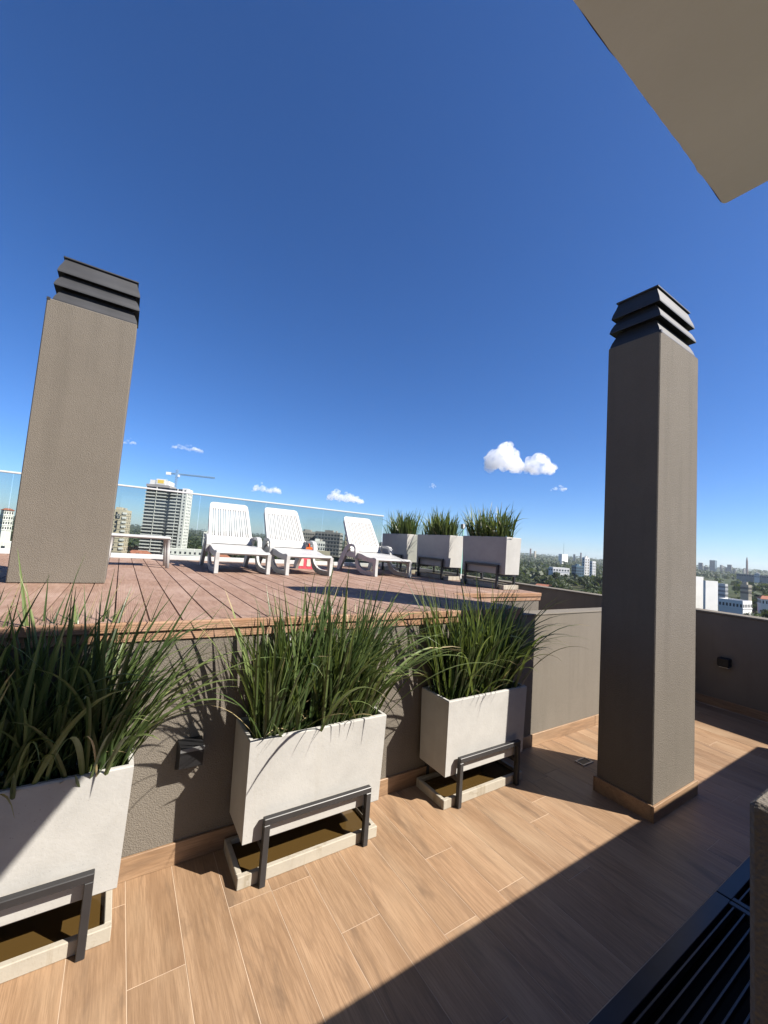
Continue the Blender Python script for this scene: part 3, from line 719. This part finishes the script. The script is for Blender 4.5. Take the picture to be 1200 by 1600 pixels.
for f in range(NF):
    z = f*fh
    o = inst('balcony', sm_, tw, (0, 0, z)); o2 = inst('balustrade', rm_, o)
    for c in range(7):
        x = -hw*.94 + hw*1.6*c/7; dk.box(x, x+hw*.17, -hd+1.42, -hd+1.6, z+.35, z+fh-.35)
    for y in (-hd*.6, -hd*.1, hd*.4): dk.box(hw-.1, hw+.08, y, y+1.6, z+.9, z+fh-.6)
    dk.box(hw*.86, hw*.93, -hd-.26, -hd+.1, z+.9, z+fh-.7)
o = dk.build('windows', M['bdark'], tw, local=True); o['kind'] = 'stuff'
for x in (-hw*.48, hw*.52): MB().box(x-.15, x+.15, -hd+.15, -hd+1.5, 0, TH).build('pier', M['bwhite'], tw, local=True)
MB().box(hw*.08, hw*.17, -hd+.9, -hd+1.6, 0, TH).build('dark_recess', M['bdark'], tw, local=True)
MB().box(-hw, hw*.12, -hd+.5, hd-1, TH+.01, TH+2.2).build('top_band', M['bgrey'], tw, local=True)
MB().box(-hw*.85, hw*.05, -hd+1, hd-2, TH+2.21, TH+6.0).build('roof_house', M['bwhite'], tw, local=True)
MB().box(-hw*.55, -hw*.12, -hd+.6, -hd+.95, TH+2.4, TH+7.2).build('sign_board', M['bwhite'], tw, local=True)
MB().box(-hw*.48, -hw*.19, -hd+.5, -hd+.59, TH+3.4, TH+6.4).build('sign_emblem', M['yellow'], tw, local=True)
MB().box(-hw-4, hw+6, -hd-8, hd, 0, 5).build('podium', M['bwhite'], tw, local=True)
cr_az, cr_d = 5.2, 420; cx, cy = polar(cr_az, cr_d); cgz = ground_z(cx, cy); cz = elev_z(7.0, cr_d)
cr = thing('tower_crane', 'blue-grey tower crane rising behind the white apartment tower', 'crane', (cx, cy, cgz), -R(cr_az)-R(12))
def lattice(mb, p0, p1, wd, n):
    p0, p1 = Vector(p0), Vector(p1); d = (p1-p0).normalized(); a = d.orthogonal().normalized(); b_ = d.cross(a)
    cs = [a*wd+b_*wd, -a*wd+b_*wd, -a*wd-b_*wd, a*wd-b_*wd]
    for c in cs: mb.tube([p0+c, p1+c], .14, 4)
    for i in range(n):
        q0 = p0+(p1-p0)*i/n; q1 = p0+(p1-p0)*(i+1)/n
        for k in range(4): mb.tube([q0+cs[k], q1+cs[(k+1) % 4]], .09, 4)
H_ = cz-cgz
m_ = MB(); lattice(m_, (0,0,0), (0,0,H_+4), .8, 40); m_.build('mast', M['steel'], cr, local=True)['kind'] = 'stuff'
m_ = MB(); lattice(m_, (1.5,0,H_), (33,0,H_), .55, 22); m_.build('jib', M['steel'], cr, local=True)['kind'] = 'stuff'
m_ = MB(); lattice(m_, (-9,0,H_), (-1.5,0,H_), .55, 6); m_.build('counter_jib', M['steel'], cr, local=True)['kind'] = 'stuff'
MB().box(-9,-5,-1,1,H_-1.6,H_+.9).build('counterweight', M['bwhite'], cr, local=True)
MB().box(.9,2.6,-.9,.9,H_-2.6,H_-.6).build('cab', M['bwhite'], cr, local=True)
MB().tube([(0,0,H_+4),(22,0,H_+.6)], .07, 4).build('tie_rod', M['steel'], cr, local=True); MB().tube([(0,0,H_+4),(-7,0,H_+.6)], .07, 4).build('tie_rod', M['steel'], cr, local=True)

bb, w, H = block('office_block', 'beige block with dark square sign just right of the left vent column', 'building', -1.6, .9, 1.75, 330, 14, 10, 3, M['bcream'], R(-14), -2.9, True, None, .3)
MB().box(-w*.02, w*.2, -7.35, -7.06, H-5.2, H-2.2).build('sign_square', M['bdark'], bb, local=True)
for i, (px, pz) in enumerate(((.03,-3.0),(.13,-3.0),(.08,-4.4))): MB().box(w*px, w*(px+.035), -7.5, -7.36, H+pz-.5, H+pz+.5).build('sign_mark', M['bwhite'], bb, local=True)
MB().box(w*.06, w*.10, -7.3, -7.06, H-14, H-6.4).build('sign_strip', M['bdark'], bb, local=True)
for i in range(9): MB().box(w*.32, w*.5+.5, -7.6, -6.9, H-3*i-2.2, H-3*i-.9).build('balcony', M['bwhite'], bb, local=True)

block('city_building', 'dark grey stepped building seen between two loungers', 'building', 20.9, 23.6, .95, 360, 20, 6, 7, M['bgrey'], R(10), -1.2, True, None, .7)
block('city_building', 'concrete apartment block with open floors left of the lounger by planters', 'building', 23.4, 27.4, 1.05, 340, 22, 8, 8, M['bgrey'], R(-8), -1.8, True, None, .72)
block('city_building', 'white apartment block low in front of the concrete block with open floors', 'building', 22.7, 24.9, -.35, 300, 12, 4, 6, M['bwhite'], R(6), -2.4, True, None, .6)
block('city_building', 'cream narrow block right of the concrete block with open floors', 'building', 27.5, 28.9, .95, 360, 12, 8, 4, M['bcream'], R(5), -1.8)
block('city_building', 'blank cream wall building behind the middle lounger footrest', 'building', 23.1, 25.7, -1.75, 240, 10, 1, 3, M['bcream'], 0, -3.6, False, None, .2, False)
block('city_building', 'grey apartment block visible left of the farthest deck planter', 'building', 32.5, 35.0, .2, 420, 16, 6, 6, M['bgrey'], R(8), -1.8)
block('city_building', 'white small block between apartment tower and left lounger', 'building', 8.9, 10.3, -.1, 520, 12, 3, 5, M['bwhite'], R(5), -.6)
block('city_building', 'long low white building at the foot of the apartment tower', 'building', 4.6, 9.3, -2.55, 300, 12, 1, 8, M['bwhite'], R(-5), -3.6, False, None, .4)
block('city_building', 'white building with red tiled roof at the far left edge', 'building', -10.6, -9.6, .75, 340, 8, 4, 4, M['bwhite'], R(10), -.4, False, None, .5, True, True)
block('city_building', 'white low hall below the red roofed building at the left edge', 'building', -12.5, -8.6, -2.75, 260, 14, 1, 4, M['bwhite'], 0, -3.6, False, None, .3)
block('city_building', 'slim white five-storey block among trees left of right vent column', 'building', 59.3, 60.15, .1, 520, 4, 7, 2, M['bwhite'], R(42), -1.5, True, None, .4)
block('city_building', 'lower white block against the slim white five-storey one', 'building', 60.15, 60.85, -.3, 510, 4, 6, 2, M['bwhite'], R(42), -1.7, False, None, .4)
block('city_building', 'long white flat roofed hall among trees beside the right vent column', 'building', 55.4, 57.9, -1.45, 430, 8, 1, 6, M['bwhite'], R(30), -1.72, False, None, .6)
block('city_building', 'bluish glazed low building in front of the slim white block', 'building', 58.1, 59.5, -1.0, 480, 8, 3, 4, M['bglass'], R(35), -1.75, True, None, .7)
block('city_building', 'windowless white slab block touching the right vent column edge', 'building', 70.2, 71.46, -1.2, 330, 3, 1, 1, M['bwhite'], R(52), -6, False, None, .3, False)
block('city_building', 'windowless white block right of the slab block', 'building', 71.44, 72.7, -1.55, 325, 1.5, 1, 1, M['bwhite'], R(52), -6, False, None, .3, False)
block('city_building', 'long white low building with a strip of dark windows at far right', 'building', 72.72, 75.45, -3.35, 270, 9.8, 1, 7, M['bwhite'], R(-21), -6, False, None, .55)
block('city_building', 'white terrace building behind the windowless white block', 'building', 72.7, 73.5, -1.7, 400, 6, 3, 3, M['bwhite'], R(45), -2.4, False, None, .5)
block('city_building', 'pinkish white house cluster among trees at far right', 'building', 74.5, 75.4, -1.6, 380, 6, 2, 3, M['bcream'], R(45), -2.3, True)
block('city_building', 'red roofed house among trees at the right edge', 'building', 75.8, 77.2, -2.75, 300, 10, 1, 4, M['bwhite'], R(10), -3.2, False, None, .4, True, True)
block('city_building', 'white arched hall on the wooded slope under the skyline', 'building', 75.6, 76.0, -.25, 900, 12, 2, 3, M['bwhite'], 0, -.7)
block('city_building', 'long low grey hall on the wooded slope under the skyline', 'building', 74.2, 76.9, -.42, 1000, 25, 1, 14, M['bgrey'], 0, -.7, False, None, .7)
sk = [(71.0,71.42,.5,'grey skyline tower beside the right vent column',M['bgrey']), (71.5,71.85,.1,'low grey skyline block between two skyline towers',M['bgrey']), (71.97,72.6,.86,'broad dark grey skyline tower, tallest of the grey ones',M['bglass']),
      (72.85,73.1,.4,'slender grey skyline tower right of the broad one',M['bgrey']), (73.2,73.75,.2,'stepped grey skyline block',M['bgrey']), (73.45,73.85,.5,'grey skyline tower above the stepped block',M['bgrey']), (73.9,74.2,.05,'small grey skyline block right of the stepped block',M['bgrey']),
      (74.7,74.92,.15,'small grey block against the brown spire tower',M['bgrey']), (58.3,58.45,.5,'small skyline tower right of the radio mast',M['bgrey']), (59.05,59.22,.75,'thin brown skyline tower above the slim white block',M['bbrown']), (53.0,53.2,.85,'small brown skyline tower right of the nearest deck planter',M['bbrown']), (53.5,53.8,.55,'pale skyline block right of the nearest deck planter',M['bcream'])]
for a, b_, el, lab, mt in sk: block('skyline_tower', lab, 'building', a, b_, el, 2600, 25, 18, 5, mt, R(random.uniform(-20, 20)), -9, False, 'far skyline buildings', .6)
# brown spire tower
az, w = dims(74.93, 75.13, 2600); x, y = polar(az, 2600); gz = ground_z(x, y)
sp = thing('spire_tower', 'slender brown tapering tower, tallest on the far right skyline', 'tower', (x, y, gz), 0)
H = elev_z(1.45, 2600)-gz
MB().tube([(0,0,0),(0,0,H*.78)], w/2, 8, w*.44).build('shaft', M['bbrown'], sp, local=True)
MB().tube([(0,0,H*.781),(0,0,H*.92),(0,0,H)], w*.42, 8, .4).build('spire', M['bbrown'], sp, local=True)
x, y = polar(57.12, 1800); gz = ground_z(x, y)
rm = thing('radio_mast', 'thin radio mast on the wooded horizon left of the right vent column', 'mast', (x, y, gz), 0)
H = elev_z(1.9, 1800)-gz
m_ = MB().tube([(0,0,0),(0,0,H)], .9, 6, .5); m_.build('pole', M['steel'], rm, local=True)
MB().box(-22,18,-8,8,0,elev_z(.42,1800)-gz).build('station_house', M['bwhite'], rm, local=True)

# small houses between the trees
def house_meshes():
    w = MB().box(-6, 6, -4.5, 4.5, 0, 4.2); r = MB().add([(-6.6,-5.1,4.21),(6.6,-5.1,4.21),(6.6,5.1,4.21),(-6.6,5.1,4.21),(-3.6,0,6.6),(3.6,0,6.6)], [(0,1,5,4),(1,2,5),(2,3,4,5),(3,0,4),(3,2,1,0)])
    d = MB()
    for x in (-4, -1, 2, 4.4): d.box(x-.7, x+.7, -4.55, -4.3, 1.2, 2.8); d.box(x-.7, x+.7, 4.3, 4.55, 1.2, 2.8)
    return w.mesh('walls'), r.mesh('roof'), d.mesh('windows')
HW, HR, HD = house_meshes()
HWs = []
for mt in ('bwhite', 'bcream'): me = HW.copy(); me.materials.append(M[mt]); HWs.append(me)
HR.materials.append(M['rtile']); HD.materials.append(M['bdark'])
HR2 = MB().box(-6.3, 6.3, -4.8, 4.8, 4.205, 4.75).mesh('roof'); HR2.materials.append(M['asph'])
rng = random.Random(9); HOUSES = []
def open_view(az, d, top_el, margin=.25):
    for a, b_, bd, low in BUILT:
        if a-margin < az < b_+margin and d < bd+25 and top_el > low: return False
    return True
for i in range(70):
    az = rng.uniform(-12, 78); d = 260*math.exp(rng.random()*1.6); x, y = polar(az, d); gz = ground_z(x, y)
    if not open_view(az, d, math.degrees(math.atan2(gz+7-CAM_Z, d))): continue
    red = rng.random() < .5
    h = thing('city_house', 'small house with red hipped roof among the trees of the city below' if red else 'small flat-roofed pale house among the trees of the city below', 'house', (x, y, gz), rng.uniform(0, 6.28), 'red roofed houses of the city below' if red else 'flat roofed houses of the city below')
    h.scale = (rng.uniform(.8, 1.5), rng.uniform(.8, 1.3), rng.uniform(.9, 1.5))
    inst('walls', rng.choice(HWs), h); inst('roof', HR if red else HR2, h); o = inst('windows', HD, h); o['kind'] = 'stuff'; HOUSES.append((x, y))

# trees
M['bark'] = plain('bark', (.07,.05,.035), .9, .3, 3)
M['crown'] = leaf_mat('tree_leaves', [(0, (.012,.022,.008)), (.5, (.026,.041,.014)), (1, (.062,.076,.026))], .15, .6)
def tree_meshes(seed, n, hh, rad, tall):
    r = random.Random(seed); t_ = MB(); t_.tube([(0,0,-1),(.15,.1,hh*.25),(.1,-.1,hh*.5),(0,0,hh*.7)], .32, 7, .12)
    for k in range(5):
        a = r.uniform(0, 6.28); z = hh*r.uniform(.3, .5); t_.tube([(0,0,z), (math.cos(a)*rad*.35, math.sin(a)*rad*.35, z+hh*.15), (math.cos(a)*rad*.65, math.sin(a)*rad*.65, z+hh*.26)], .14, 5, .04)
    c = MB(); lobes = []
    for k in range(9):
        a = r.uniform(0, 6.28); q = rad*.62*math.sqrt(r.random()); lobes.append((math.cos(a)*q, math.sin(a)*q, hh*r.uniform(.45, .84), rad*r.uniform(.32, .55)))
    for k in range(n):
        lx, ly, lz, lr = r.choice(lobes); v = Vector((r.gauss(0,1), r.gauss(0,1), r.gauss(0,1))).normalized(); q = lr*(.62+.45*r.random())
        p = Vector((lx, ly, lz)) + Vector((v.x, v.y, v.z*.75*tall))*q
        nrm = (v + Vector((r.gauss(0,.5), r.gauss(0,.5), r.gauss(0,.5)))).normalized(); a = nrm.orthogonal().normalized(); b_ = nrm.cross(a); s1 = r.uniform(.28, .6); s2 = s1*r.uniform(.5, 1)
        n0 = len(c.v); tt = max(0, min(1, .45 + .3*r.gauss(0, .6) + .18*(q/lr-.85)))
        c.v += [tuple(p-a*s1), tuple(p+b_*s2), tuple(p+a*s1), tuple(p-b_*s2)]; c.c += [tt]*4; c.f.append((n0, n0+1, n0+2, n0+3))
    tm = t_.mesh('trunk'); tm.materials.append(M['bark']); cm = c.mesh('crown'); cm.materials.append(M['crown']); return tm, cm
TREES = [tree_meshes(1, 900, 10, 4.6, 1), tree_meshes(2, 800, 9, 5.2, .85), tree_meshes(3, 760, 12, 4.0, 1.25), tree_meshes(4, 700, 8, 3.8, 1)]
TLAB = ['broad rounded tree of the city woods', 'wide spreading tree of the city woods', 'tall dense tree of the city woods', 'small round tree of the city woods']
cnt = 0; rng = random.Random(21)
for tries in range(4000):
    if cnt >= 300: break
    az = rng.choice((rng.uniform(-12.5, 14), rng.uniform(19, 30), rng.uniform(51.5, 63), rng.uniform(69, 78), rng.uniform(51.5, 63), rng.uniform(69, 78))); d = 190 + 420*rng.random()**1.3
    x, y = polar(az, d); gz = ground_z(x, y); k = rng.randrange(4); sc_ = rng.uniform(.75, 1.35)
    top = gz + (10, 9, 12, 8)[k]*sc_; el = math.degrees(math.atan2(top-CAM_Z, d))
    if el < (-4.9 if az > 62 else -3.9): continue
    if not open_view(az, d, el, .45) or any((x-hx)**2+(y-hy)**2 < 90 for hx, hy in HOUSES): continue
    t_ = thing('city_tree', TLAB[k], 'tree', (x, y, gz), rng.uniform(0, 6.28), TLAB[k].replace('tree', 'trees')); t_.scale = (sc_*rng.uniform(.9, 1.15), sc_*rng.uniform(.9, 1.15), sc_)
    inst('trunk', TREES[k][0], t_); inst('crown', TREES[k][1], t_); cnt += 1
# the far woods, one mass
wd = MB(); rng = random.Random(5)
for i in range(11000):
    az = rng.uniform(-16, 82); d = 400*math.exp(rng.random()*2.5)
    x, y = polar(az, d); gz = ground_z(x, y); rad = rng.uniform(3.2, 6.5)*(1+.00018*d); top = gz + rad*1.9
    el = math.degrees(math.atan2(top-CAM_Z, d))
    if not open_view(az, d, el, .05) and d < 1300: continue
    tt0 = rng.uniform(.1, .75)
    for k in range(9 if d < 1600 else 6):
        v = Vector((rng.gauss(0,1), rng.gauss(0,1), abs(rng.gauss(0,.8)))).normalized(); p = Vector((x, y, gz+rad*.75)) + Vector((v.x, v.y, v.z*1.05))*rad*rng.uniform(.6, 1)
        nrm = (v+Vector((rng.gauss(0,.35), rng.gauss(0,.35), rng.gauss(0,.35)))).normalized(); a = nrm.orthogonal().normalized(); b_ = nrm.cross(a); s1 = rad*rng.uniform(.35, .6); s2 = s1*rng.uniform(.6, 1)
        n0 = len(wd.v); wd.v += [tuple(p-a*s1), tuple(p+b_*s2), tuple(p+a*s1), tuple(p-b_*s2)]; wd.c += [max(0, min(1, tt0+rng.gauss(0, .12)))]*4; wd.f.append((n0, n0+1, n0+2, n0+3))
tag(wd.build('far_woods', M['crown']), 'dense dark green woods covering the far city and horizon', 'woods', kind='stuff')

# ------------------------------------------------------------------ clouds
t = NT('cloud_vapour'); t.n.remove(t.b); pv = t.new('ShaderNodeVolumePrincipled'); pv.inputs['Color'].default_value = (1,1,1,1); pv.inputs['Anisotropy'].default_value = .0
nz = t.noise(t.coord(), .0085, 5, .62); mr = t.new('ShaderNodeMapRange'); mr.inputs['From Min'].default_value = .40; mr.inputs['From Max'].default_value = .62; mr.inputs['To Max'].default_value = .008
t.link(nz, mr.inputs['Value']); t.link(mr.outputs[0], pv.inputs['Density'])
t.link(pv.outputs[0], t.out.inputs['Volume']); M['cloud'] = t.m
CD = 9000
def cloud(lab, az0, az1, el0, el1, seed, humps, n=60):
    import bmesh
    r = random.Random(seed); azc = (az0+az1)/2; w = CD*R(az1-az0); z0, z1 = elev_z(el0, CD), elev_z(el1, CD); h = z1-z0
    x, y = polar(azc, CD)
    right = Vector((math.cos(R(azc)), -math.sin(R(azc)), 0)); away = Vector((math.sin(R(azc)), math.cos(R(azc)), 0))
    def top(u): return max(.10, max(k*math.sqrt(max(0, 1-((u-c)/q)**2)) for c, q, k in humps))
    bm = bmesh.new()
    for k in range(n):
        u = r.uniform(-1, 1); tp = top(u)*h; rad = min(tp*.5, h*r.uniform(.08, .21)); dp = r.uniform(-1, 1)
        zc = z0 + rad*.8 + max(0, tp*(1-.35*dp*dp)-1.8*rad)*(1-r.random()**1.7); pos = Vector((x, y, 0)) + right*(u*(w/2-rad)) + away*dp*min(w*.3, h*.6); pos.z = zc
        mat_ = Matrix.Translation(pos) @ Matrix.Diagonal((rad*r.uniform(1.0, 1.6), rad*r.uniform(1.0, 1.6), rad, 1))
        bmesh.ops.create_icosphere(bm, subdivisions=3, radius=1, matrix=mat_)
    for v in bm.verts:
        q = v.co/(h*.16); nn = Vector((mnoise.noise(q), mnoise.noise(q+Vector((7,3,1))), mnoise.noise(q+Vector((2,9,4)))))
        q2 = q*2.6; n2 = Vector((mnoise.noise(q2), mnoise.noise(q2+Vector((7,3,1))), mnoise.noise(q2+Vector((2,9,4)))))
        v.co += nn*h*.07 + n2*h*.04
    off = Vector((x, y, z0))
    for v in bm.verts: v.co -= off
    me = bpy.data.meshes.new('cloud'); bm.to_mesh(me); bm.free(); me.materials.append(M['cloud'])
    for p in me.polygons: p.use_smooth = True
    o = inst('cloud', me, None, off); rm_ = o.modifiers.new('merge', 'REMESH'); rm_.mode = 'VOXEL'; rm_.voxel_size = h*.03; rm_.use_smooth_shade = True
    return tag(o, lab, 'cloud', 'small clouds near the horizon')
LOW = [(-.5, .5, .7), (.1, .5, 1.0), (.6, .4, .6)]
cloud('largest white puffy cloud, left of the right vent column', 46.3, 51.9, 11.3, 15.3, 1, [(-.52, .44, .74), (.12, .46, 1.0), (.62, .36, .5)], 110)
cloud('white puffy cloud touching the largest cloud on its right', 51.5, 55.8, 11.0, 14.0, 2, [(-.75, .25, .75), (.22, .5, .98), (-.25, .5, .45), (.75, .25, .5)], 80)
cloud('thin small cloud low between largest cloud and right vent column', 55.2, 57.5, 8.6, 9.5, 3, LOW, 30)
cloud('long thin cloud high above the apartment tower', 4.1, 8.0, 10.1, 11.1, 4, LOW, 50)
cloud('tiny cloud against the edge of the left vent column', -1.0, .5, 9.8, 10.6, 5, LOW, 16)
cloud('white cloud above the leftmost lounger and glass railing', 14.2, 18.4, 5.9, 7.3, 6, [(-.4, .5, 1.0), (.6, .4, .8), (0, .9, .4)], 70)
cloud('white flat cloud above the glass railing between loungers', 24.4, 30.0, 5.6, 7.5, 7, [(-.5, .45, .95), (.1, .5, .8), (.65, .35, .6)], 80)
cloud('white cloud directly behind the top of the apartment tower', 1.9, 5.6, 4.6, 6.3, 8, LOW, 50)
cloud('tiny wispy cloud above the farthest deck planter', 38.9, 40.1, 8.4, 9.3, 9, LOW, 12)

# ------------------------------------------------------------------ haze over the city
t = NT('haze_air'); t.n.remove(t.b); pv = t.new('ShaderNodeVolumePrincipled'); pv.inputs['Color'].default_value = (.82,.90,1.0,1); pv.inputs['Density'].default_value = .00007; pv.inputs['Anisotropy'].default_value = .2
t.link(pv.outputs[0], t.out.inputs['Volume'])
hz = MB().box(-5800, 5800, -5800, 5800, -45, 90).build('haze', t.m); tag(hz, 'thin pale blue air haze over the whole city', 'haze', kind='stuff')
